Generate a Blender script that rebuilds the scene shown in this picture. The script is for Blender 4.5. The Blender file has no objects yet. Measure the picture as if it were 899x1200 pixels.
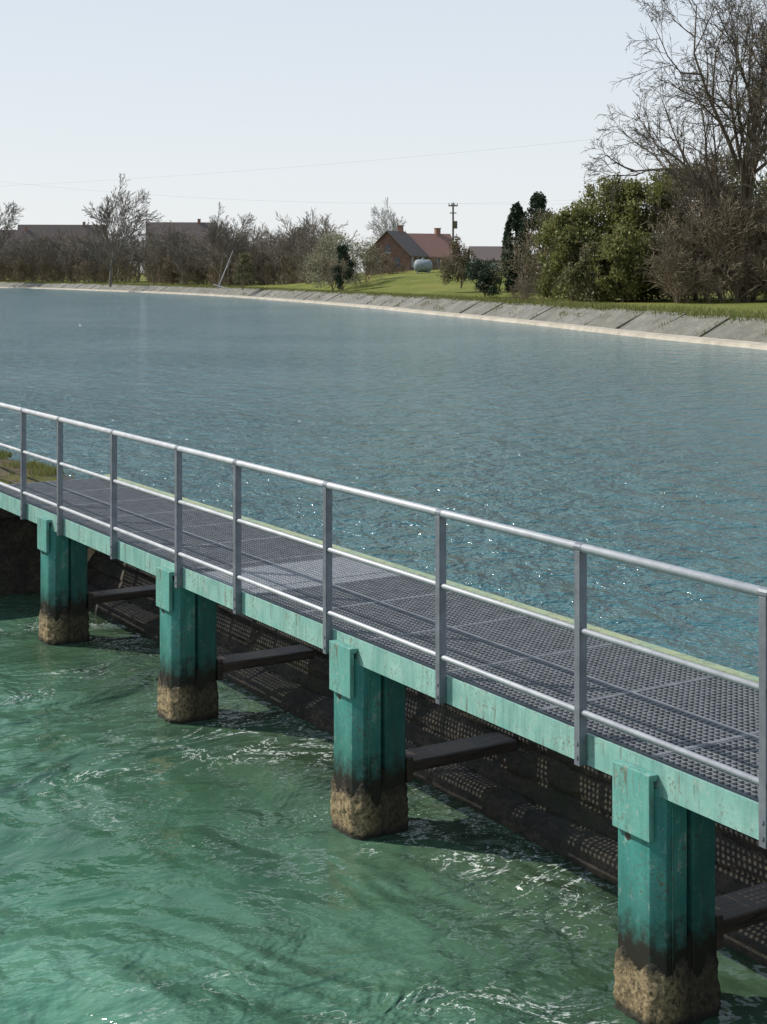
import bpy, math, random
import numpy as np
from mathutils import Vector, Matrix, noise

S = bpy.context.scene
S.view_settings.view_transform = 'Standard'
S.view_settings.look = 'None'
S.view_settings.exposure = 0
COL = S.collection

# ------------------------------------------------------------------ helpers
def link(o, parent=None):
    COL.objects.link(o)
    if parent: o.parent = parent
    return o

def empty(name, loc=(0,0,0), rotz=0.0):
    o = bpy.data.objects.new(name, None)
    o.location = loc; o.rotation_euler = (0,0,rotz)
    o.empty_display_size = 0.3
    return link(o)

def mesh(name, V, F, mats, parent=None, smooth=False, loc=None, rotz=None, fm=None):
    me = bpy.data.meshes.new(name)
    me.from_pydata([tuple(v) for v in V], [], F)
    if not isinstance(mats, (list,tuple)): mats=[mats]
    for m in mats: me.materials.append(m)
    if fm is not None: me.polygons.foreach_set('material_index', fm)
    if smooth: me.polygons.foreach_set('use_smooth', [True]*len(me.polygons))
    me.update()
    o = bpy.data.objects.new(name, me)
    if loc is not None: o.location = loc
    if rotz is not None: o.rotation_euler=(0,0,rotz)
    return link(o, parent)

def quads(name, A, mat, parent=None, loc=None):
    A = np.asarray(A, dtype=np.float32)
    n = A.shape[0]
    me = bpy.data.meshes.new(name)
    me.vertices.add(n*4); me.vertices.foreach_set('co', A.reshape(-1))
    me.loops.add(n*4); me.loops.foreach_set('vertex_index', np.arange(n*4, dtype=np.int32))
    me.polygons.add(n); me.polygons.foreach_set('loop_start', np.arange(0,n*4,4,dtype=np.int32))
    me.polygons.foreach_set('loop_total', np.full(n,4,dtype=np.int32))
    me.update(calc_edges=True); me.validate()
    me.materials.append(mat)
    o = bpy.data.objects.new(name, me)
    if loc is not None: o.location = loc
    return link(o, parent)

BF = [(0,3,2,1),(4,5,6,7),(0,1,5,4),(1,2,6,5),(2,3,7,6),(3,0,4,7)]
class Acc:
    def __init__(s): s.V=[]; s.F=[]
    def box(s, x0,x1,y0,y1,z0,z1):
        b=len(s.V)
        s.V += [(x0,y0,z0),(x1,y0,z0),(x1,y1,z0),(x0,y1,z0),(x0,y0,z1),(x1,y0,z1),(x1,y1,z1),(x0,y1,z1)]
        s.F += [tuple(b+i for i in f) for f in BF]
    def tube(s, p, q, r0, r1=None, n=10, cap=True):
        if r1 is None: r1=r0
        p=Vector(p); q=Vector(q); d=(q-p).normalized()
        u=d.orthogonal().normalized(); v=d.cross(u)
        b=len(s.V)
        for c,r in ((p,r0),(q,r1)):
            for i in range(n):
                a=2*math.pi*i/n; s.V.append(tuple(c+u*math.cos(a)*r+v*math.sin(a)*r))
        for i in range(n):
            j=(i+1)%n; s.F.append((b+i,b+j,b+n+j,b+n+i))
        if cap:
            s.F.append(tuple(b+i for i in reversed(range(n)))); s.F.append(tuple(b+n+i for i in range(n)))
    def prism(s, pts, z0, z1):
        n=len(pts); b=len(s.V)
        s.V += [(x,y,z0) for x,y in pts]+[(x,y,z1) for x,y in pts]
        for i in range(n):
            j=(i+1)%n; s.F.append((b+i,b+j,b+n+j,b+n+i))
        s.F.append(tuple(b+i for i in reversed(range(n)))); s.F.append(tuple(b+n+i for i in range(n)))
    def obj(s, name, mat, parent=None, smooth=False, bevel=0, **k):
        o=mesh(name,s.V,s.F,mat,parent,smooth,**k)
        if bevel:
            m=o.modifiers.new('bevel','BEVEL'); m.width=bevel; m.segments=2; m.limit_method='ANGLE'
        return o

# ------------------------------------------------------------------ materials
class M:
    def __init__(s,name,rough=0.8,metal=0.0,spec=0.5):
        s.m=bpy.data.materials.new(name); s.m.use_nodes=True
        s.t=s.m.node_tree; s.n=s.t.nodes; s.b=s.n['Principled BSDF']
        s.b.inputs['Roughness'].default_value=rough
        s.b.inputs['Metallic'].default_value=metal
        s.b.inputs['Specular IOR Level'].default_value=spec
        s.tc=s.n.new('ShaderNodeTexCoord')
    def L(s,a,b): s.t.links.new(a,b)
    def map(s,scale=(1,1,1),src='Object',rot=(0,0,0)):
        mp=s.n.new('ShaderNodeMapping'); mp.inputs['Scale'].default_value=scale; mp.inputs['Rotation'].default_value=rot
        s.L(s.tc.outputs[src],mp.inputs['Vector']); return mp.outputs[0]
    def noise(s,scale,detail=4,rough=.55,vec=None,dist=0):
        n=s.n.new('ShaderNodeTexNoise'); n.inputs['Scale'].default_value=scale
        n.inputs['Detail'].default_value=detail; n.inputs['Roughness'].default_value=rough
        n.inputs['Distortion'].default_value=dist
        s.L(vec if vec else s.tc.outputs['Object'], n.inputs['Vector']); return n.outputs['Fac']
    def ramp(s,f,stops,interp='LINEAR'):
        r=s.n.new('ShaderNodeValToRGB'); r.color_ramp.interpolation=interp
        e=r.color_ramp.elements
        while len(e)<len(stops): e.new(0.5)
        for el,(p,c) in zip(e,stops):
            el.position=p; el.color=(c,c,c,1) if isinstance(c,(int,float)) else (*c,1)
        s.L(f,r.inputs[0]); return r.outputs[0]
    def mix(s,f,a,b,mode='MIX'):
        m=s.n.new('ShaderNodeMix'); m.data_type='RGBA'; m.blend_type=mode
        for sock,val in ((m.inputs[0],f),(m.inputs[6],a),(m.inputs[7],b)):
            if isinstance(val,(int,float)): sock.default_value=val if sock is m.inputs[0] else (val,val,val,1)
            elif isinstance(val,tuple): sock.default_value=(*val,1)
            else: s.L(val,sock)
        return m.outputs[2]
    def math(s,op,a,b=None,c=None,clamp=False):
        m=s.n.new('ShaderNodeMath'); m.operation=op; m.use_clamp=clamp
        for i,v in enumerate((a,b,c)):
            if v is None: continue
            if isinstance(v,(int,float)): m.inputs[i].default_value=v
            else: s.L(v,m.inputs[i])
        return m.outputs[0]
    def xyz(s,src='Object'):
        x=s.n.new('ShaderNodeSeparateXYZ'); s.L(s.tc.outputs[src],x.inputs[0]); return x.outputs
    def island(s):
        g=s.n.new('ShaderNodeNewGeometry'); return g.outputs['Random Per Island']
    def bump(s,h,dist=.01,strength=1,prev=None):
        b=s.n.new('ShaderNodeBump'); b.inputs['Distance'].default_value=dist; b.inputs['Strength'].default_value=strength
        s.L(h,b.inputs['Height'])
        if prev: s.L(prev,b.inputs['Normal'])
        s.L(b.outputs[0],s.b.inputs['Normal']); return b.outputs[0]
    def color(s,c):
        if isinstance(c,tuple): s.b.inputs['Base Color'].default_value=(*c,1)
        else: s.L(c,s.b.inputs['Base Color'])
        return s

def simple(name,c1,c2,scale=5,rough=.8,metal=0,bump=0,detail=5):
    m=M(name,rough,metal); f=m.noise(scale,detail)
    m.color(m.mix(m.ramp(f,[(.35,0.),(.65,1.)]),c1,c2))
    if bump: m.bump(f,bump)
    return m.m

# galvanised steel
def galv(name,a,b,rough=.42,metal=.75):
    m=M(name,rough,metal); f=m.noise(9,5,.6); g=m.noise(60,3)
    c=m.mix(m.ramp(f,[(.35,0.),(.65,1.)]),a,b); c=m.mix(m.math('MULTIPLY',g,.4),c,(.25,.25,.25))
    m.color(c); m.L(m.math('MULTIPLY_ADD',f,.3,rough-.12),m.b.inputs['Roughness']); m.bump(g,.0008); return m.m
MAT_RAIL=galv('galvanised_rail',(.38,.39,.41),(.50,.51,.52),.5,.25)
MAT_POST=galv('galvanised_post',(.12,.135,.16),(.20,.22,.25),.5,.4)
MAT_GRATE=galv('grating_steel',(.17,.18,.19),(.28,.29,.30),.5,.25)
MAT_SEAM=galv('grating_edge_steel',(.30,.31,.32),(.42,.43,.44),.5,.3)
MAT_GRATE2=galv('grating_steel_new',(.46,.47,.48),(.56,.57,.58),.45,.25)

def paint(name, base, faded, rust=.5, pile=False):
    m=M(name,.55,0,.35)
    v=m.map((9,9,1.1)); streak=m.noise(1.6,5,.6,v); patch=m.noise(3.2,6,.62); fine=m.noise(38,4,.7)
    c=m.mix(m.ramp(patch,[(.35,0.),(.68,1.)]),base,faded)
    c=m.mix(m.math('MULTIPLY',m.ramp(streak,[(.45,0.),(.72,1.)]),.55),c,tuple(x*.45 for x in base))
    r=m.math('MULTIPLY',m.ramp(fine,[(.54,0.),(.64,1.)]),m.ramp(patch,[(.45,0.),(.6,1.)]))
    c=m.mix(m.math('MULTIPLY',r,rust),c,(.13,.055,.025))
    s2=m.noise(5,3,.5,m.map((6,6,.5)))
    c=m.mix(m.math('MULTIPLY',m.ramp(s2,[(.60,0.),(.70,1.)]),.75*rust),c,(.12,.06,.03))
    sc=m.noise(22,5,.75,m.map((1,1,.6)))
    c=m.mix(m.math('MULTIPLY',m.ramp(sc,[(.56,0.),(.66,1.)]),.5),c,(.36,.44,.38))
    if pile:
        z=m.xyz()[2]; w=m.math('MULTIPLY_ADD',m.noise(8,6,.72),.50,-.25)
        zz=m.math('ADD',z,w)
        alg=m.ramp(zz,[(.45,1.),(1.05,0.)])
        c=m.mix(m.math('MULTIPLY',alg,.5),c,(.018,.055,.042))
        side_shade=m.ramp(m.xyz()[1],[(.20,0.),(.23,1.)])
        c=m.mix(m.math('MULTIPLY',side_shade,.55),c,(.008,.045,.042))  # rear section darkened: shade of the pile's side painted into the colour
        f=m.ramp(zz,[(.40,1.),(.56,0.)])
        c=m.mix(f,c,(.020,.018,.012))
    m.color(c); m.bump(m.math('ADD',patch,m.math('MULTIPLY',fine,.4)),.004)
    m.L(m.math('MULTIPLY_ADD',fine,.3,.36),m.b.inputs['Roughness'])
    return m.m
MAT_FASC=paint('faded_green_paint',(.17,.36,.31),(.30,.50,.43),.8)
MAT_FASC2=paint('lichen_green_paint',(.22,.30,.19),(.36,.38,.20),.8)
MAT_PILE=paint('pile_green_paint',(.032,.20,.175),(.08,.30,.255),.9,True)
MAT_CAP=paint('cap_green_paint',(.10,.31,.265),(.18,.39,.33),.9)

m=M('encrusted_waterline',.85)
z=m.xyz()[2]; zz=m.math('ADD',z,m.math('MULTIPLY_ADD',m.noise(8,6,.72),.40,-.20))
och=m.mix(m.ramp(m.noise(34,6,.75),[(.36,0.),(.60,1.)]),(.05,.035,.018),(.42,.32,.17))
c=m.mix(m.ramp(zz,[(.25,0.),(.36,1.)]),och,m.mix(m.noise(60,3),(.012,.012,.009),(.045,.038,.024)))
c=m.mix(m.ramp(z,[(.02,1.),(.07,0.)]),c,(.03,.03,.018))
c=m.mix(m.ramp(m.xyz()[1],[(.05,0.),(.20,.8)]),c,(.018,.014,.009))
m.color(c); m.bump(m.noise(45,6,.8),.02); MAT_ENC=m.m

m=M('wet_timber',.45)
f=m.noise(3,6,.7,m.map((14,1.2,14)))
m.color(m.mix(m.ramp(f,[(.35,0.),(.7,1.)]),(.012,.009,.007),(.075,.05,.032))); m.bump(f,.01); MAT_TIMB=m.m

m=M('weir_stone',.75)
f=m.noise(3,7,.75); g=m.noise(24,4,.7,m.map((.5,1,1)))
c=m.mix(m.ramp(f,[(.38,0.),(.64,1.)]),(.018,.014,.009),(.085,.066,.042))
c=m.mix(m.math('MULTIPLY',m.ramp(g,[(.46,0.),(.58,1.)]),.7),c,(.010,.010,.007))
c=m.mix(m.ramp(m.noise(1.1,4),[(.52,0.),(.64,.6)]),c,(.028,.034,.012))
m.color(c); m.bump(g,.03); MAT_WEIR=m.m

m=M('concrete_weathered',.9)
f=m.noise(.6,6,.7); g=m.noise(5,6,.75)
c=m.mix(m.ramp(f,[(.35,0.),(.65,1.)]),(.11,.105,.09),(.24,.225,.195))
c=m.mix(m.math('MULTIPLY',m.ramp(g,[(.48,0.),(.62,1.)]),.7),c,(.07,.068,.045))
c=m.mix(m.math('MULTIPLY',m.island(),.35),c,(.10,.10,.065))
m.color(c); m.bump(g,.04); MAT_CONC=m.m
m=M('concrete_pale_toe',.9)
m.color(m.mix(m.ramp(m.noise(.9,6,.7),[(.35,0.),(.65,1.)]),(.30,.26,.20),(.46,.41,.33))); m.bump(m.noise(12,4),.02); MAT_TOE=m.m

m=M('bank_grass',1.0,0,.1)
f=m.noise(.22,6,.65); g=m.noise(2.4,6,.8,m.map((1,1,.3)))
c=m.mix(m.ramp(f,[(.38,0.),(.62,1.)]),(.14,.17,.03),(.24,.24,.06))
c=m.mix(m.math('MULTIPLY',m.ramp(g,[(.45,0.),(.68,1.)]),.65),c,(.22,.19,.09))
c=m.mix(m.math('MULTIPLY',m.ramp(m.noise(6,4,.7),[(.4,1.),(.52,0.)]),.5),c,(.07,.085,.02))
m.color(c); m.bump(g,.25); MAT_GRASS=m.m
m=M('verge_soil',1.0,0,.1)
f=m.noise(5,8,.8); c=m.mix(m.ramp(f,[(.35,0.),(.6,1.)]),(.06,.045,.028),(.16,.13,.085))
c=m.mix(m.ramp(m.noise(1.6,5,.7),[(.5,0.),(.58,.85)]),c,(.11,.12,.025)); m.color(c); m.bump(f,.05); MAT_SOIL=m.m

def bark(name,a,b):
    m=M(name,.9,0,.2); f=m.noise(2.5,4); m.color(m.mix(m.ramp(m.noise(.5,3),[(.35,0.),(.65,1.)]),m.mix(f,a,b),tuple(x*1.3 for x in b))); return m.m
BARK=bark('bark_brown',(.065,.053,.038),(.125,.103,.075))
BARK_FAR=bark('bark_far_brown',(.11,.092,.073),(.175,.15,.12))  # paler and greyer, distance haze put into the bark colour
BARK_PALE=bark('bark_pale',(.22,.21,.20),(.34,.33,.31))
BRUSH=bark('brush_twigs',(.12,.096,.064),(.20,.16,.11))

def leafmat(name,a,b,c3,tr=.3):
    m=M(name,.6,0,.3)
    r=m.island(); n=m.noise(.55,3)
    c=m.mix(m.ramp(n,[(.38,0.),(.62,1.)]),a,b); c=m.mix(m.ramp(r,[(.55,0.),(1.,1.)]),c,c3)
    m.color(c)
    t=m.n.new('ShaderNodeBsdfTranslucent'); m.L(c,t.inputs[0])
    mx=m.n.new('ShaderNodeMixShader'); mx.inputs[0].default_value=tr
    m.L(m.b.outputs[0],mx.inputs[1]); m.L(t.outputs[0],mx.inputs[2]); m.L(mx.outputs[0],m.n['Material Output'].inputs[0])
    return m.m
LEAF_OLIVE=leafmat('foliage_olive',(.115,.13,.034),(.19,.195,.06),(.27,.265,.10),.35)
LEAF_DARK=leafmat('foliage_dark',(.014,.032,.018),(.032,.055,.026),(.05,.07,.03),.1)
LEAF_MID=leafmat('foliage_mid',(.085,.09,.035),(.135,.13,.055),(.18,.165,.08))
LEAF_BUD=leafmat('foliage_budding',(.16,.15,.08),(.26,.25,.15),(.38,.37,.26))
LEAF_BROWN=leafmat('foliage_brown',(.085,.07,.04),(.13,.11,.06),(.17,.155,.08))
LEAF_GRASS=leafmat('grass_blades',(.11,.145,.026),(.19,.19,.055),(.25,.22,.10))

# ------------------------------------------------------------------ footbridge frame
CAMH=4.1
O=Vector((1.308,8.34,0)); PHI=math.atan2(-.852,.524)
def W(a,w,z=0):
    return Vector((O.x+.524*a+.852*w, O.y-.852*a+.524*w, z))
A0,A1=-12.05,5.6
DZ=1.44; WF=1.60
bridge=empty('metal_footbridge',O,PHI)
g=Acc(); g2=Acc(); seams=Acc()
pitch=.047; th=.0055; dep=.03
na=int((A1-A0)/pitch)
PA0,PA1=-5.72,-4.70
for i in range(na+1):
    a=A0+i*pitch
    t=g2 if PA0<a<PA1 else g
    t.box(a-th/2,a+th/2,.085,WF-.055,DZ-dep,DZ)
nw=int((WF-.14)/pitch)
for k in range(nw+1):
    w=.087+k*pitch
    g.box(A0,PA0-.01,w-.0025,w+.0025,DZ-dep+.002,DZ-.0025)
    g2.box(PA0+.01,PA1-.01,w-.0025,w+.0025,DZ-dep+.002,DZ-.0025)
    g.box(PA1+.01,A1,w-.0025,w+.0025,DZ-dep+.002,DZ-.0025)
a=A0; rr=random.Random(4)
while a<A1:
    for s_ in (-.009,.005):
        seams.box(a+s_,a+s_+.005,.083,WF-.052,DZ-dep-.003,DZ+.0025)
    a+=1.02
for w in (.82,):
    seams.box(A0,A1,w-.013,w-.007,DZ-dep-.004,DZ+.003); seams.box(A0,A1,w+.007,w+.013,DZ-dep-.004,DZ+.003)
g.obj('deck_grating',MAT_GRATE,bridge); g2.obj('deck_grating_new_panel',MAT_GRATE2,bridge); seams.obj('grating_edge_bars',MAT_SEAM,bridge)
b=Acc()
b.box(A0,A1,.032,.044,1.262,DZ+.002); b.box(A0,A1,.0445,.10,1.262,1.274); b.box(A0,A1,.0445,.082,DZ-.045,DZ-.034)
b.obj('edge_beam_near',MAT_FASC,bridge)
b=Acc()
b.box(A0,A1,WF-.012,WF,1.262,DZ+.035); b.box(A0,A1,WF-.05,WF-.0125,1.262,1.274); b.box(A0,A1,WF+.0005,WF+.075,DZ+.023,DZ+.035)
b.obj('edge_beam_far',MAT_FASC2,bridge)
b=Acc()
for w in (.55,1.07): b.box(A0,A1,w-.03,w+.03,1.29,DZ-dep-.006)
a=A0+.5
while a<A1:
    b.box(a,a+.05,.11,WF-.06,1.20,1.288); a+=1.6
b.obj('under_deck_joists',MAT_TIMB,bridge)

PA=[3.25,0.,-3.20,-6.455,-9.82]
for i,pa in enumerate(PA):
    b=Acc(); b.box(pa+.05,pa+.27,.45,WF+.02,1.02,1.19)
    b.obj('head_beam_%d'%i,MAT_TIMB,bridge,bevel=.008)
    b=Acc(); b.box(pa+.04,pa+.30,.455,1.47,.395,.48); b.box(pa+.02,pa+.32,.44,.50,.33,.52)
    b.obj('timber_brace_%d'%i,MAT_TIMB,bridge,bevel=.012)

def pile(pa,idx):
    e=empty('steel_pile',W(pa,0),PHI)
    s=Acc()
    s.prism([(0,.0),(.262,.0),(.337,.055),(.337,.205),(.0,.205)],-1.0,1.30)
    s.prism([(.02,.205),(.30,.205),(.30,.235),(.02,.235)],-1.0,1.22)
    s.prism([(.0,.235),(.352,.235),(.352,.40),(.30,.44),(0,.44)],-1.0,1.25)
    s.box(.338,.347,.09,.10,-.2,1.2)
    s.obj('pile_box_section',MAT_PILE,e,bevel=.006)
    s=Acc(); s.box(-.006,.300,-.036,-.002,1.02,1.382); s.box(-.006,.300,-.0015,.029,1.345,1.380)
    s.obj('cap_plate',MAT_CAP,e,bevel=.004)
    s=Acc(); s.tube((.085,-.0025,.985),(.085,.004,.985),.022,n=16)
    s.obj('bolt_hole',MAT_TIMB,e)
    outl=[(-.008,-.010),(.27,-.010),(.345,.05),(.345,.2),(.335,.22),(.358,.24),(.358,.41),(.30,.45),(-.008,.45)]
    P=[]
    for k in range(len(outl)):
        p=Vector(outl[k]+(0,)); q=Vector(outl[(k+1)%len(outl)]+(0,)); n=max(1,int((q-p).length/.014))
        for j in range(n): P.append(p.lerp(q,j/n))
    cen=Vector((.17,.22,0)); V=[];F=[]; zs=[-.5+.015*j for j in range(66)]; n=len(P)
    for z_ in zs:
        for p in P:
            h=noise.noise(Vector((p.x*18+idx*7,p.y*18,z_*18)))*.5+noise.noise(Vector((p.x*55,p.y*55+idx*3,z_*55)))*.5
            lim=noise.noise(Vector((p.x*9+idx*5,p.y*9,0)))*.20+.33
            off=(.008+.026*h) if z_<lim-.10 else (.003+.012*h if z_<lim else -.02)
            d=(p-cen).normalized(); q=p+d*off; V.append((q.x,q.y,z_))
    for r in range(len(zs)-1):
        for k in range(n):
            j=(k+1)%n; F.append((r*n+k,r*n+j,(r+1)*n+j,(r+1)*n+k))
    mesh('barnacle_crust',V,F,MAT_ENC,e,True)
for i,pa in enumerate(PA): pile(pa,i)

# railing
rail=empty('metal_railing',O,PHI)
s=Acc()
for n_,zr,r in (('t',4.1-1.583,.027),('m',4.1-2.06,.018),('l',4.1-2.53,.018)):
    s.tube((-15.5,0,zr),(A1,0,zr),r,n=14)
s.obj('rails',MAT_RAIL,rail,True)
for p in rail.children[0].data.polygons:
    if len(p.vertices)>4: p.use_smooth=False
s=Acc(); col=Acc()
posts=[-15.0]
for x in (27,70,133,209,278,384,517,681,899): posts.append((8.34-11282/(x+628))/.852)
posts += [posts[-1]+1.5,posts[-1]+3.0]
for a in posts:
    s.box(a-.024,a+.024,-.027,-.021,1.262,2.500); 
    s.box(a-.024,a-.018,-.0205,.029,1.264,2.498); s.box(a+.018,a+.024,-.0205,.029,1.264,2.498)
    col.tube((a,-.033,1.31),(a,-.027,1.31),.013,n=6); col.tube((a,-.033,1.39),(a,-.027,1.39),.013,n=6)
    for zr in (2.04,1.57): col.tube((a-.032,0,zr),(a+.032,0,zr),.0215,n=12)
    col.tube((a-.03,0,2.517),(a+.03,0,2.517),.0295,n=12)
s.obj('posts',MAT_POST,rail,bevel=.0015); col.obj('bolts_and_collars',MAT_POST,rail)

# weir under the deck: stained sloping face with a broad toe ledge
prof=[(1.00,-.6),(1.08,.02),(1.12,.085),(1.18,.115),(1.34,.14),(1.36,.10)]
w,z_=1.365,.09
for k in range(5):
    prof += [(w+.012,z_+.03),(w+.095,z_+.145),(w+.112,z_+.15)]; w+=.1; z_+=.155
prof += [(w+.03,z_+.03),(w+.25,z_+.03),(w+.25,-.6)]
V=[];F=[]; st=[A0-.3+.1*i for i in range(int((A1+6-A0)/.1)+1)]
for a in st:
    for (pw,pz) in prof:
        j=noise.noise(Vector((a*1.3,pw*4,pz*4)))*.035+noise.noise(Vector((a*5.3,pw*7,pz*7)))*.022
        V.append((a,pw+j,pz+j))
n=len(prof)
for i in range(len(st)-1):
    for k in range(n-1): F.append((i*n+k,(i+1)*n+k,(i+1)*n+k+1,i*n+k+1))
mesh('weir_sill',V,F,MAT_WEIR,None,False,O,PHI)

# abutment + near bank
ab=empty('bridge_abutment',O,PHI)
s=Acc(); s.box(-13.2,-12.3,-9,1.33,-1,1.0); s.box(-13.0,-12.1,-9,1.36,1.002,1.40)
s.obj('abutment_wall',MAT_WEIR,ab,bevel=.03)
V=[];F=[];NX,NY=60,50
for i in range(NX+1):
    for j in range(NY+1):
        a=-12.12-(i/NX)**1.6*70; ww=1.36-(j/NY)**1.4*60
        h=1.415+.05*noise.noise(Vector((a*1.7,ww*1.7,0)))+.03*noise.noise(Vector((a*6,ww*6,3)))
        if j==0: h-=.05
        V.append((a,ww,h))
for i in range(NX):
    for j in range(NY):
        k=i*(NY+1)+j; F.append((k,k+1,k+NY+2,k+NY+1))
b=len(V)
for i in range(NX+1):
    a=-12.12-(i/NX)**1.6*70; V.append((a,2.2,-.5))
for i in range(NX): F.append((i*(NY+1),(i+1)*(NY+1),b+i+1,b+i))
mesh('near_bank_ground',V,F,MAT_SOIL,None,True,O,PHI)
rng=np.random.default_rng(5)
def blades(name,base,h,wd,mat,parent=None,lean=.5):
    n=len(base); ang=rng.random(n)*6.283; ux=np.stack([np.cos(ang),np.sin(ang),np.zeros(n)],1)
    hh=h*(.5+rng.random(n))[:,None]; ln=(rng.random((n,3))-.5)*lean*hh; ln[:,2]=0
    top=base+np.array([0,0,1])*hh+ln
    A=np.stack([base-ux*wd,base+ux*wd,top+ux*wd*.25,top-ux*wd*.25],1)
    return quads(name,A,mat,parent)
pts=[]
rg=random.Random(3)
while len(pts)<5000:
    a=-12.2-rg.random()*6; w=1.3-rg.random()**1.5*3
    if noise.noise(Vector((a*1.1,w*1.1,5)))>.08 or rg.random()<.05:
        pts.append(tuple(W(a,w,1.42)))
blades('bank_grass_tufts',np.array(pts),.07,.006,LEAF_GRASS)

# ------------------------------------------------------------------ water
def canal():
    m=M('canal_water',.09,0,.5); m.b.inputs['IOR'].default_value=1.333
    n1=m.noise(1.6,4,.60,m.map((1,1,1),rot=(0,0,.3)),.3); n2=m.noise(6,2,.6,m.map((1.,1.3,1),rot=(0,0,-.4)))
    # long-crested wind chop
    n3=m.noise(.42,3,.6,m.map((.6,1.9,1),rot=(0,0,-1.0)),.4)
    gust=m.ramp(m.noise(.07,3,.6),[(.36,.6),(.64,1.)])
    h=m.math('ADD',n1,m.math('MULTIPLY',n2,.22)); h=m.math('ADD',h,m.math('MULTIPLY',n3,.8)); h=m.math('MULTIPLY',h,gust)
    m.color(m.mix(gust,(.050,.135,.148),(.042,.122,.136))); m.bump(h,.46)
    return m.m
def pool():
    m=M('weir_pool_water',.06,0,.5); m.b.inputs['IOR'].default_value=1.333
    big=m.noise(.40,3,.50,m.map((1,1,1),rot=(0,0,.4)),1.2)
    mid=m.noise(1.4,3,.55,m.map((1.2,.9,1),rot=(0,0,.5)),.9)
    fine=m.noise(8,2,.6,m.map((1.4,1,1)))
    calm=m.ramp(m.noise(.3,2,.5),[(.40,.22),(.60,1.)])
    h=m.math('ADD',m.math('MULTIPLY',mid,1.0),m.math('MULTIPLY',fine,.15)); h=m.math('MULTIPLY',h,calm); h=m.math('ADD',h,m.math('MULTIPLY',big,2.6))
    c=m.mix(m.ramp(m.noise(.35,4,.6,None,1.),[(.38,0.),(.62,1.)]),(.050,.145,.090),(.095,.225,.155))
    # milky aerated water further out; near sill, depth and weir's dark reflection painted in
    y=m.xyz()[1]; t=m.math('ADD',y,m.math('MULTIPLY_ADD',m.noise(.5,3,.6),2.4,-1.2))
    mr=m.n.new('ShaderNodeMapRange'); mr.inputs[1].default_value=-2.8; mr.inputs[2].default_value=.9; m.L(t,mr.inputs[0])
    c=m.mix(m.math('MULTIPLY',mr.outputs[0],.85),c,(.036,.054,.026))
    ridge=m.math('ABSOLUTE',m.math('SUBTRACT',m.noise(1.5,5,.65,m.map((1.3,.8,1),rot=(0,0,.6)),1.2),.5))
    fil=m.ramp(ridge,[(0.,1.),(.006,.6),(.015,0.)])
    gate=m.ramp(m.noise(.45,3,.5),[(.51,0.),(.61,1.)])
    spk=m.ramp(m.noise(22,2,.7),[(.42,0.),(.54,1.)])
    f=m.math('MULTIPLY',m.math('MULTIPLY',fil,gate),spk)
    bb=m.math('MULTIPLY',m.ramp(m.noise(34,1,.5),[(.69,0.),(.73,1.)]),m.ramp(m.noise(.7,3,.5),[(.55,0.),(.62,1.)]))
    f=m.math('MAXIMUM',f,m.math('MULTIPLY',bb,.7))
    c=m.mix(f,c,(.64,.68,.64))
    m.color(c); m.L(m.math('MULTIPLY_ADD',f,.5,.06),m.b.inputs['Roughness'])
    m.bump(h,.20); return m.m
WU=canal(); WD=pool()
def sheet(name,a0,a1,w0,w1,z,mat):
    return mesh(name,[(a0,w0,0),(a1,w0,0),(a1,w1,0),(a0,w1,0)],[(0,1,2,3)],mat,None,False,(O.x,O.y,z),PHI)
sheet('canal_water_surface',-3500,400,1.95,3500,.80,WU)
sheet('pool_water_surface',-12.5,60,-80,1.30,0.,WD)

# ------------------------------------------------------------------ far bank
ctrl=[(45,-120),(33,-40),(27,0),(22.5,28),(18.9,50),(16.5,64),(13.2,77),(8.6,99.6),(3.6,120),(-4.3,152),(-24,214),(-50,272),(-90,340),(-180,430),(-420,560),(-1200,760),(-3200,1100)]
C=[Vector((x,y,0)) for x,y in ctrl]
pl=[]
for i in range(1,len(C)-2):
    p0,p1,p2,p3=C[i-1:i+3]; L=(p2-p1).length; n=max(4,int(L/2)) if p1.length<450 else 12
    for k in range(n):
        t=k/n
        pl.append(.5*((2*p1)+(p2-p0)*t+(2*p0-5*p1+4*p2-p3)*t*t+(3*p1-p0-3*p2+p3)*t**3))
pl.append(C[-2])
nor=[]
for i in range(len(pl)):
    t=(pl[min(i+1,len(pl)-1)]-pl[max(i-1,0)]).normalized(); nor.append(Vector((t.y,-t.x,0)))
def ground_z(x,y,off):
    z=1.93
    if off>3: z+= min(1.0,(off-3)/60)*.5 + noise.noise(Vector((x*.09,y*.09,0)))*.12*min(1,(off-3)/5)
    d2=((x-9)/17)**2+((y-200)/38)**2
    if off>3: z+=2.5*math.exp(-d2*.8)*min(1,(off-3)/8)
    if off>300: z+= min(1,(off-300)/2000)*1.5
    return z
offs=[0.9,2.35,2.9,3.6,4.6,6,8,10,13,16,20,25,30,36,43,50,60,75,95,130,200,350,700,1500,3500]
V=[];F=[]
for i,p in enumerate(pl):
    for o_ in offs:
        q=p+nor[i]*o_
        z=ground_z(q.x,q.y,o_) if o_>2.5 else {0.9:.9,2.35:1.72}[o_]
        V.append((q.x,q.y,z))
n=len(offs)
for i in range(len(pl)-1):
    for k in range(n-1): F.append((i*n+k,i*n+k+1,(i+1)*n+k+1,(i+1)*n+k))
mesh('ground',V,F,MAT_GRASS,None,True)
V=[];F=[]
tp=[(-.9,.2),(-.05,.86),(.0,.98),(.75,1.03),(.78,.9)]
for i,p in enumerate(pl):
    for (o_,z) in tp:
        q=p+nor[i]*o_; V.append((q.x,q.y,z))
n=len(tp)
for i in range(len(pl)-1):
    for k in range(n-1): F.append((i*n+k,i*n+k+1,(i+1)*n+k+1,(i+1)*n+k))
mesh('bank_toe_kerb',V,F,MAT_TOE)
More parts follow.
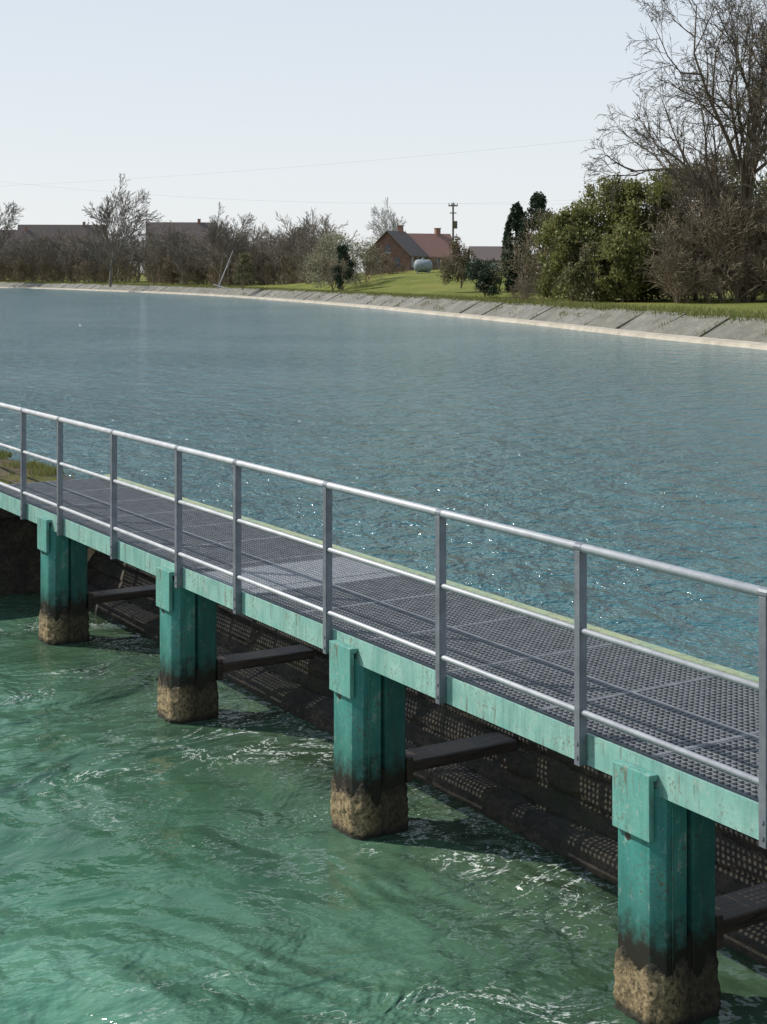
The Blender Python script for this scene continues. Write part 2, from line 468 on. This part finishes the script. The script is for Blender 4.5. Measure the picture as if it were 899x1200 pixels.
s=Acc(); rr=random.Random(8); 
cum=[0]
for i in range(1,len(pl)): cum.append(cum[-1]+(pl[i]-pl[i-1]).length)
def along(d):
    import bisect
    i=min(max(bisect.bisect_right(cum,d)-1,0),len(pl)-2); t=(d-cum[i])/(cum[i+1]-cum[i])
    return pl[i].lerp(pl[i+1],t), nor[i].lerp(nor[i+1],t)
d=0.
while d<min(cum[-1],640):
    L=5.4
    p0,n0=along(d+.05); p1,n1=along(d+L-.05); j=[rr.uniform(-.06,.06) for _ in range(4)]; dx=rr.uniform(-.06,.06)
    b=len(s.V)
    def q(p,nn,o_,z): r=p+nn*(o_+dx); return (r.x,r.y,z)
    lo,hi=.76,2.55
    s.V += [q(p0,n0,lo,1.02+j[0]),q(p1,n1,lo,1.02+j[1]),q(p1,n1,hi,1.98+j[2]),q(p0,n0,hi,1.98+j[3]),
            q(p0,n0,lo,.7),q(p1,n1,lo,.7),q(p1,n1,hi+.2,1.6),q(p0,n0,hi+.2,1.6)]
    s.F += [(b,b+1,b+2,b+3),(b,b+4,b+5,b+1),(b+1,b+5,b+6,b+2),(b+2,b+6,b+7,b+3),(b+3,b+7,b+4,b)]
    d+=L
s.obj('concrete_revetment',MAT_CONC)
pts=[]
while len(pts)<56000:
    d=rr.random()**1.3*340+60
    if d>cum[-1]: continue
    p,n_=along(d); o_=2.3+abs(rr.gauss(0,1))*2.4 if rr.random()<.85 else .9+rr.random()*1.6
    if o_<2.2 and (d%5.4)>.3 and noise.noise(Vector((d*.35,o_*1.5,2)))<.34: continue
    r=p+n_*o_
    z=1.9 if o_>2.4 else 1.0+(o_-.76)*.53
    pts.append((r.x,r.y,z))
blades('verge_grass_tufts',np.array(pts),.20,.03,LEAF_GRASS)

# ------------------------------------------------------------------ vegetation
def grow(V,F,p,d,L,r,depth,kids,rg,cfg):
    nseg=6 if depth==0 else (4 if depth<3 else 2)
    sides=8 if depth==0 else (5 if depth<3 else 3)
    wob=cfg['wob']*(.35 if depth==0 else 1); pts=[(p.copy(),r)]; dirs=[d.copy()]
    for i in range(nseg):
        up=cfg['up'][min(depth,len(cfg['up'])-1)]
        d=(d+Vector((rg.gauss(0,wob),rg.gauss(0,wob),rg.gauss(0,wob)+up))).normalized()
        p=p+d*(L/nseg); rr_=max(r*(1-(i+1)/nseg*cfg['taper']),cfg['rmin']); pts.append((p.copy(),rr_)); dirs.append(d.copy())
    b=len(V)
    for (c,rad),dd in zip(pts,dirs):
        u=dd.orthogonal().normalized(); v=dd.cross(u)
        for i in range(sides):
            a=2*math.pi*i/sides; V.append(c+u*(math.cos(a)*rad)+v*(math.sin(a)*rad))
    for k in range(nseg):
        for i in range(sides):
            j=(i+1)%sides; F.append((b+k*sides+i,b+k*sides+j,b+(k+1)*sides+j,b+(k+1)*sides+i))
    if depth>=len(kids): return
    nk=kids[depth]; az=rg.random()*6.283
    for i in range(nk):
        t0=cfg['first'] if depth==0 else .22
        t=t0+(1-t0)*(i+rg.random()*.8)/nk; t=min(t,.999)
        f=t*nseg; k=int(f); c=pts[k][0].lerp(pts[k+1][0],f-k); rad=pts[k][1]
        dd=dirs[k]; az+=2.4+rg.uniform(-.5,.5); u=dd.orthogonal().normalized(); v=dd.cross(u)
        spread=cfg['ang']*(.6+.7*rg.random())*(1.25-.5*t if depth==0 else 1)
        nd=(dd*math.cos(spread)+(u*math.cos(az)+v*math.sin(az))*math.sin(spread)).normalized()
        nl=L*cfg['lr'][min(depth,len(cfg['lr'])-1)]*(1.1-.25*t if depth==0 else 1.1-.4*t)*(.75+.5*rg.random())
        grow(V,F,c,nd,nl,max(rad*(.7 if depth==0 else .6),cfg['rmin']),depth+1,kids,rg,cfg)
def tree_mesh(name,H,R,kids,seed,**kw):
    cfg=dict(wob=.16,up=[.0,.10,.05,.03,.02],taper=.75,rmin=.014,ang=.75,lr=[.85,.55,.5,.45,.45],first=.3,tl=.55); cfg.update(kw)
    V=[];F=[]; rg=random.Random(seed); grow(V,F,Vector((0,0,-.3)),Vector((0,0,1)),H*cfg['tl'],R,0,kids,rg,cfg)
    mz=max(v.z for v in V); k=H/mz
    me=bpy.data.meshes.new(name); me.from_pydata([(v.x*k,v.y*k,v.z*k) for v in V],[],F); me.update(); return me
def inst(name,me,loc,rz=0,sc=1,parent=None,mat=None):
    if mat and not me.materials: me.materials.append(mat)
    o=bpy.data.objects.new(name,me); o.location=loc; o.rotation_euler=(0,0,rz)
    o.scale=sc if isinstance(sc,tuple) else (sc,sc,sc); return link(o,parent)
def leaves(name,clumps,n,size,mat,parent=None,loc=None):
    cl=np.array(clumps,dtype=float); vol=cl[:,3]**2; pr=vol/vol.sum()
    idx=rng.choice(len(cl),n,p=pr)
    d=rng.normal(size=(n,3)); d/=np.linalg.norm(d,axis=1)[:,None]
    rad=(rng.random(n)**.45)[:,None]
    nb=np.array([noise.noise(Vector((x[0]*2.2+i_,x[1]*2.2,x[2]*2.2))) for x,i_ in zip(d,idx)])[:,None]
    c=cl[idx,:3]+d*rad*cl[idx,3][:,None]*(1+nb*.55)*np.stack([np.ones(n),np.ones(n),cl[idx,4] if cl.shape[1]>4 else np.ones(n)],1)
    u=rng.normal(size=(n,3)); u/=np.linalg.norm(u,axis=1)[:,None]
    v=np.cross(u,rng.normal(size=(n,3))); v/=np.linalg.norm(v,axis=1)[:,None]
    s_=(size*(.5+rng.random(n)))[:,None]
    A=np.stack([c-u*s_*.5,c+v*s_*.32,c+u*s_*.5,c-v*s_*.32],1)
    return quads(name,A,mat,parent,loc)
def clumpset(cx,cy,z0,rx,ry,h,n,r0,seed,top=1.0):
    rg=random.Random(seed); out=[]
    for i in range(n):
        t=rg.random(); a=rg.random()*6.283; prof=math.sqrt(max(0,1-(abs(t-.35)/.68)**2.2)) 
        q=math.sqrt(rg.random())*(1.12 if rg.random()<.15 else 1)
        out.append((cx+math.cos(a)*rx*prof*q,cy+math.sin(a)*ry*prof*q,z0+h*t*top,r0*(.5+1.0*rg.random())))
    return out
def shrub(name,cx,cy,z0,rx,h,n,size,mat,seed,nc=26,r0=None,barkm=BRUSH):
    e=empty(name,(cx,cy,z0)); r0=r0 or rx*.34
    me=tree_mesh(name+'_stems',h*1.04,.09,[9,6,4],seed,first=.05,ang=.6,lr=[.8,.5,.5],rmin=.018)
    inst('stems',me,(0,0,0),0,1,e,barkm)
    leaves('foliage',clumpset(0,0,h*.06,rx,rx,h*.88,nc,r0,seed),n,size,mat,e)
    return e
def X(t,Y): return t*Y      # t = tangent of bearing from the viewpoint on the quay

for (t,Y,rx,h,n,mat,sd) in [(.126,113,2.5,7.0,15000,LEAF_OLIVE,1),(.150,114,3.0,9.5,24000,LEAF_OLIVE,2),(.176,112,3.0,9.0,22000,LEAF_OLIVE,3),(.160,108,2.3,5.2,10000,LEAF_OLIVE,31),(.140,109,1.8,4.0,6000,LEAF_MID,32),
                          (.198,117,3.0,10.8,14000,LEAF_OLIVE,4),(.228,121,3.2,11.8,10000,LEAF_MID,5),(.262,122,3.4,10.6,9000,LEAF_OLIVE,6)]:
    shrub('evergreen_shrub',X(t,Y),Y,2.1,rx,h,n,.21,mat,sd,nc=85,r0=rx*.25)
shrub('bare_bush',X(.096,117),117,2.1,2.3,5.2,2500,.14,LEAF_BROWN,11)
shrub('bare_bush',X(.113,121),121,2.1,2.2,7.0,4800,.17,LEAF_MID,12)
shrub('round_bush',X(.068,124),124,2.2,1.7,2.9,8000,.15,LEAF_DARK,13,nc=24)
shrub('round_bush',X(.052,142),142,3.0,1.9,4.3,4000,.18,LEAF_BROWN,14)
def conifer(t,Y,h,r,sd):
    e=empty('cypress_tree',(X(t,Y),Y,2.6)); rg=random.Random(sd); cl=[]
    for i in range(110):
        q=rg.random()**.8; a=rg.random()*6.283; rr_=r*(math.sin(min(1,q*1.15+.12)*math.pi)**.6 if q<.5 else (1-((q-.5)/.53)**1.5)**.8)*.72
        cl.append((math.cos(a)*rr_,math.sin(a)*rr_,h*q*.95,.48*(1.1-q*.5),1.6))
    leaves('foliage',cl,24000,.2,LEAF_DARK,e)
    me=tree_mesh('cyp_trunk',h*.9,.18,[14],sd,first=.1,ang=.5,lr=[.2],tl=.9); inst('trunk',me,(0,0,0),0,1,e,BARK)
conifer(.089,141,8.2,1.4,1); conifer(.1035,139,9.2,2.2,2)
# big bare trees on the right
big=tree_mesh('big_tree',27,.50,[11,8,7,6,4],33,wob=.19,first=.16,ang=.60,lr=[.95,.55,.5,.5,.45],up=[0,.03,.0,-.04,-.10],rmin=.016,tl=.5)
e=empty('bare_tree',(X(.240,106),106,2.0)); inst('trunk_and_branches',big,(0,0,0),.6,(.78,.78,1.0),e,BARK)
b2=tree_mesh('big_tree2',18,.26,[9,7,6,4,3],23,wob=.16,first=.12,ang=.5,lr=[.9,.55,.5,.5,.4],rmin=.016,tl=.5)
e=empty('bare_tree',(X(.264,100),100,2.0)); inst('trunk_and_branches',b2,(0,0,0),0,1.25,e,BARK)
e=empty('bare_tree',(X(.209,112),112,2.0)); inst('trunk_and_branches',b2,(0,0,0),2.,.78,e)
e=empty('bare_tree',(X(.226,108),108,2.0)); inst('trunk_and_branches',b2,(0,0,0),4.,.74,e)
br=tree_mesh('brush',5.0,.045,[14,8,6],31,first=.02,ang=.6,lr=[.95,.5,.5,.5],rmin=.014,wob=.2,up=[0,.2,.05,-.05])
u=empty('bank_undergrowth')
rg=random.Random(2)
for i in range(46):
    t=rg.uniform(.193,.30); Y=rg.uniform(102,110); inst('brush_clump',br,(X(t,Y),Y,1.9),rg.random()*6,rg.uniform(.5,1.7),u,BRUSH)
for i in range(12):
    t=rg.uniform(.085,.19); Y=rg.uniform(109,114); inst('brush_clump',br,(X(t,Y),Y,1.9),rg.random()*6,rg.uniform(.2,.42),u,BRUSH)

# --- left tree belt
var=[tree_mesh('belt_tree_%d'%i,11,.14,[8,6,5,3],40+i,wob=.17,first=.15,ang=.5,lr=[.85,.5,.5,.5],rmin=.022,tl=.55) for i in range(5)]
brf=tree_mesh('belt_brush',4.5,.06,[14,8,5],77,first=.02,ang=.7,lr=[.85,.5,.5,.5],rmin=.024,wob=.2)
belt=empty('distant_tree_line')
def at_off(d,o_):
    p,n_=along(d); q=p+n_*o_; return q
i0=min(range(len(pl)),key=lambda i:abs(pl[i].y-168)); D0=cum[i0]
for i in range(235):
    d=D0+(rg.random())**.9*330; q=at_off(d,rg.uniform(9,30)); 
    if q.x/q.y>-.032: continue
    f=min(1,(q.y-150)/200); s_=rg.uniform(.70,1.12)*(.92+f*.12)
    inst('tree',var[rg.randrange(5)],(q.x,q.y,2.0),rg.random()*6,(s_*1.15,s_*1.15,s_),belt,BARK_FAR)
for i in range(240):
    d=D0+(rg.random())*340; q=at_off(d,rg.uniform(8,20))
    if q.x/q.y>-.022: continue
    inst('brush',brf,(q.x,q.y,1.9),rg.random()*6,rg.uniform(.9,1.5),belt,BRUSH)
for (t,Y,s_) in [(-.008,186,.7),(.0,190,.8),(.034,196,.7),(.043,200,.8),(.012,192,.5),(.048,180,.6),(.006,188,.55),(.055,170,.6)]:
    inst('brush',brf,(X(t,Y),Y,3.4),t*90,s_,belt)
pt=tree_mesh('round_tree',17,.24,[11,7,6,4,3],58,wob=.12,first=.30,ang=.48,lr=[1.0,.52,.5,.5,.4],up=[0,.06,.04,.03,.02],rmin=.026,tl=.48)
for (t,Y,h) in [(-.183,262,1.15),(-.268,330,1.2),(-.110,236,.78)]:
    e=empty('bare_tree',(X(t,Y),Y,2.0)); inst('trunk_and_branches',pt,(0,0,0),Y,h,e,BARK_FAR)
e=empty('bare_tree',(X(.006,330),330,4)); me=pt.copy(); me.materials.clear(); inst('trunk_and_branches',me,(0,0,0),1,(.75,.75,1.0),e,BARK_PALE)
shrub('budding_tree',X(-.034,172),172,2.1,2.9,7.0,7500,.16,LEAF_BUD,61,nc=40,r0=.9)
shrub('budding_tree',X(-.012,176),176,2.4,2.2,5.6,3500,.16,LEAF_BUD,62,nc=30,r0=.8)
shrub('ivy_bush',X(-.027,166),166,2.1,1.1,5.2,4500,.18,LEAF_DARK,63)
shrub('ivy_bush',X(-.094,200),200,2.1,1.3,4.6,3000,.2,LEAF_MID,64)
s=Acc(); bx=X(-.111,205)
s.tube((bx,205,1.9),(bx+2.0,206,7.2),.11,.05,n=7); s.tube((bx-.6,205,2.5),(bx+1.6,204,1.9),.12,.08,n=7); s.tube((bx+.9,205.5,4.4),(bx+1.5,205,5.2),.05,.03,n=5)
s.obj('fallen_trunk',BARK_PALE)

# ------------------------------------------------------------------ houses
BRICK=simple('brick_brown',(.13,.075,.055),(.19,.11,.085),3,.9)
BRICK2=simple('brick_red',(.21,.115,.08),(.28,.155,.115),3,.9)
def roofmat(name,a,b):
    m=M(name,.85); f=m.noise(2,5,.7); wv=m.n.new('ShaderNodeTexWave'); wv.inputs['Scale'].default_value=2.2; wv.bands_direction='Z'; m.L(m.tc.outputs['Object'],wv.inputs[0])
    m.color(m.mix(m.math('MULTIPLY',wv.outputs['Fac'],.35),m.mix(f,a,b),tuple(x*.5 for x in a))); return m.m
ROOF_B=roofmat('roof_tile_brown',(.12,.09,.08),(.17,.13,.115)); ROOF_R=roofmat('roof_tile_red',(.23,.12,.09),(.30,.165,.125))
GLASS=simple('window_glass',(.03,.04,.05),(.06,.07,.08),1,.15); WHITE=simple('white_paint',(.45,.45,.43),(.58,.58,.56),2,.6)
def house(name,cx,cy,z0,Lx,Wy,eh,rh,rz,wall,roof,wins=3,chim=True):
    e=empty(name,(cx,cy,z0),rz); hx,hy=Lx/2,Wy/2
    V=[(-hx,-hy,-1),(hx,-hy,-1),(hx,hy,-1),(-hx,hy,-1),(-hx,-hy,eh),(hx,-hy,eh),(hx,hy,eh),(-hx,hy,eh),(-hx,0,eh+rh),(hx,0,eh+rh)]
    F=[(0,1,5,4),(1,2,6,9,5),(2,3,7,6),(3,0,4,8,7)]
    mesh('walls',V,F,wall,e)
    s=Acc(); o_=.35; k=rh/hy
    for sg in (-1,1):
        b=len(s.V); ye=sg*(hy+o_); ze=eh-o_*k+.05; zr=eh+rh+.05
        s.V += [(-hx-o_,ye,ze),(hx+o_,ye,ze),(hx+o_,0,zr),(-hx-o_,0,zr),(-hx-o_,ye,ze+.16),(hx+o_,ye,ze+.16),(hx+o_,0,zr+.16),(-hx-o_,0,zr+.16)]
        s.F += [tuple(b+i for i in f) for f in BF]
    s.obj('roof',roof,e)
    s=Acc(); fr=Acc()
    for i in range(wins):
        x=-hx+Lx*(i+.5)/wins
        s.box(x-.45,x+.45,-hy-.03,-hy+.02,1.0,2.2); fr.box(x-.55,x+.55,-hy-.08,-hy-.031,.9,.98); fr.box(x-.03,x+.03,-hy-.06,-hy-.031,.985,2.2); fr.box(x-.55,x+.55,-hy-.06,-hy-.002,2.205,2.3)
    for sg in (-1,1):
        for y in (-hy*.45,hy*.45): s.box(*sorted((sg*(hx+.03),sg*(hx-.02))),y-.4,y+.4,1.0,2.2)
        s.box(*sorted((sg*(hx+.03),sg*(hx-.02))),-.4,.4,eh+.3,eh+1.3)
        fr.box(*sorted((sg*(hx+.06),sg*(hx+.031))),-.48,.48,eh+.2,eh+.29)
    s.obj('windows',GLASS,e); fr.obj('window_frames',WHITE,e)
    if chim:
        s=Acc(); s.box(hx*.5-.35,hx*.5+.35,-.3,.3,eh+rh-.5,eh+rh+.9); s.box(hx*.5-.42,hx*.5+.42,-.37,.37,eh+rh+.905,eh+rh+1.02)
        s.obj('chimney',BRICK2,e)
    return e
house('brick_house',X(.0085,206),206,4.0,6.4,6.4,2.6,3.1,math.radians(68),BRICK,ROOF_B)
house('brick_house',X(.029,212),212,4.0,6.8,6.4,2.5,3.0,math.radians(25),BRICK2,ROOF_R)
house('brick_house',X(.038,222),222,3.6,5,5,2.6,2.2,math.radians(-8),BRICK2,ROOF_R)
house('brick_house',X(.0745,190),190,3.2,6,5,2.5,1.6,math.radians(10),WHITE,ROOF_B,2)
house('brick_house',X(-.215,420),420,4.,24,9,6.5,7,math.radians(5),BRICK,ROOF_B,6)
house('brick_house',X(-.245,400),400,4.,9,9,6,5.4,math.radians(12),BRICK2,ROOF_B,3)
house('brick_house',X(-.135,350),350,4.,16,9,6.2,5.6,math.radians(8),BRICK,ROOF_B,4)
e=empty('storage_tank',(X(.0265,184),184,4.1)); e.scale=(.78,.78,.78); TK=simple('tank_paint',(.17,.20,.21),(.26,.29,.30),2,.6)
V=[];F=[];n=20; prof_=[(-1.5,.01),(-1.42,.5),(-1.2,.85),(-.9,1.0),(.9,1.0),(1.2,.85),(1.42,.5),(1.5,.01)]
for (x,r) in prof_:
    for i in range(n): a=2*math.pi*i/n; V.append((x,r*math.cos(a),1.15+r*math.sin(a)))
for k in range(len(prof_)-1):
    for i in range(n): j=(i+1)%n; F.append((k*n+i,k*n+j,(k+1)*n+j,(k+1)*n+i))
mesh('shell',V,F,TK,e,True)
s=Acc(); s.box(-1,-.8,-.7,.7,-1,.5); s.box(.8,1,-.7,.7,-1,.5); s.tube((0,0,2.1),(0,0,2.4),.25,n=12); s.obj('saddles_and_hatch',TK,e)
px,py=X(.0466,178),178
e=empty('utility_pole',(px,py,3.0)); s=Acc()
s.tube((0,0,-1),(0,0,9.5),.15,.10,n=8); s.box(-.55,.55,-.06,.06,9.05,9.2); s.box(-.4,.4,-.06,.06,8.2,8.32)
s.box(.1,.5,-.2,.2,6.4,7.3)
for x in (-.5,-.2,.2,.5): s.tube((x,0,9.2),(x,0,9.42),.05,n=6)
s.obj('pole_and_crossarms',BARK,e)
s=Acc()
def wire(p,q,sag,n=24,r=.009):
    p=Vector(p);q=Vector(q);pr=p
    for i in range(1,n+1):
        t=i/n; c=p.lerp(q,t)-Vector((0,0,sag*4*t*(1-t))); s.tube(pr,c,r,n=4,cap=False); pr=c
wire((px+.4,py,12.4),(60,120,15),1.2); wire((px-.4,py,12.4),(-75,215,20),1.6); wire((px,py,12.4),(62,122,13.3),1.2)
wire((-95,240,17),(60,150,22),2.0)
s.obj('overhead_wires',simple('cable',(.35,.35,.36),(.4,.4,.4)))

# ------------------------------------------------------------------ light
sun_dir=Vector((-.92,.28,0)).normalized()*math.cos(math.radians(42))+Vector((0,0,math.sin(math.radians(42))))
L=bpy.data.lights.new('sun','SUN'); L.energy=5.0; L.angle=math.radians(.5); L.color=(1,.955,.88)
lo=bpy.data.objects.new('sun',L); lo.rotation_euler=sun_dir.to_track_quat('Z','Y').to_euler(); link(lo)
w=bpy.data.worlds.new('World'); S.world=w; w.use_nodes=True; nt=w.node_tree
bg=nt.nodes['Background']; sk=nt.nodes.new('ShaderNodeTexSky'); sk.sky_type='NISHITA'; sk.sun_disc=False
sk.sun_elevation=math.radians(42); sk.sun_rotation=math.atan2(sun_dir.x,sun_dir.y); sk.air_density=1.0; sk.dust_density=1.0; sk.ozone_density=1.0; sk.altitude=0
# thin high cloud veil over the clear sky
tcw=nt.nodes.new('ShaderNodeTexCoord'); sx=nt.nodes.new('ShaderNodeSeparateXYZ'); nt.links.new(tcw.outputs['Generated'],sx.inputs[0])
rp=nt.nodes.new('ShaderNodeValToRGB'); nt.links.new(sx.outputs[2],rp.inputs[0])
rp.color_ramp.elements[0].position=0; rp.color_ramp.elements[0].color=(.85,.875,.895,1)
rp.color_ramp.elements[1].position=1; rp.color_ramp.elements[1].color=(.24,.39,.62,1)
e_=rp.color_ramp.elements.new(.2); e_.color=(.70,.77,.84,1)
sc=nt.nodes.new('ShaderNodeMix'); sc.data_type='RGBA'; sc.blend_type='MULTIPLY'; sc.inputs[0].default_value=1; nt.links.new(rp.outputs[0],sc.inputs[6]); sc.inputs[7].default_value=(8.3,8.3,8.3,1)
mx=nt.nodes.new('ShaderNodeMix'); mx.data_type='RGBA'; mx.inputs[0].default_value=.88
nt.links.new(sk.outputs[0],mx.inputs[6]); nt.links.new(sc.outputs[2],mx.inputs[7])
nt.links.new(mx.outputs[2],bg.inputs[0]); bg.inputs[1].default_value=.125

# ------------------------------------------------------------------ camera
c=bpy.data.cameras.new('camera'); c.sensor_fit='VERTICAL'; c.sensor_height=36; c.lens=1750/1200*36; c.shift_y=-280/1200
c.clip_end=8000; c.clip_start=.1
co=bpy.data.objects.new('camera',c); co.location=(0,0,CAMH); co.rotation_euler=(math.radians(90),0,0); link(co); S.camera=co
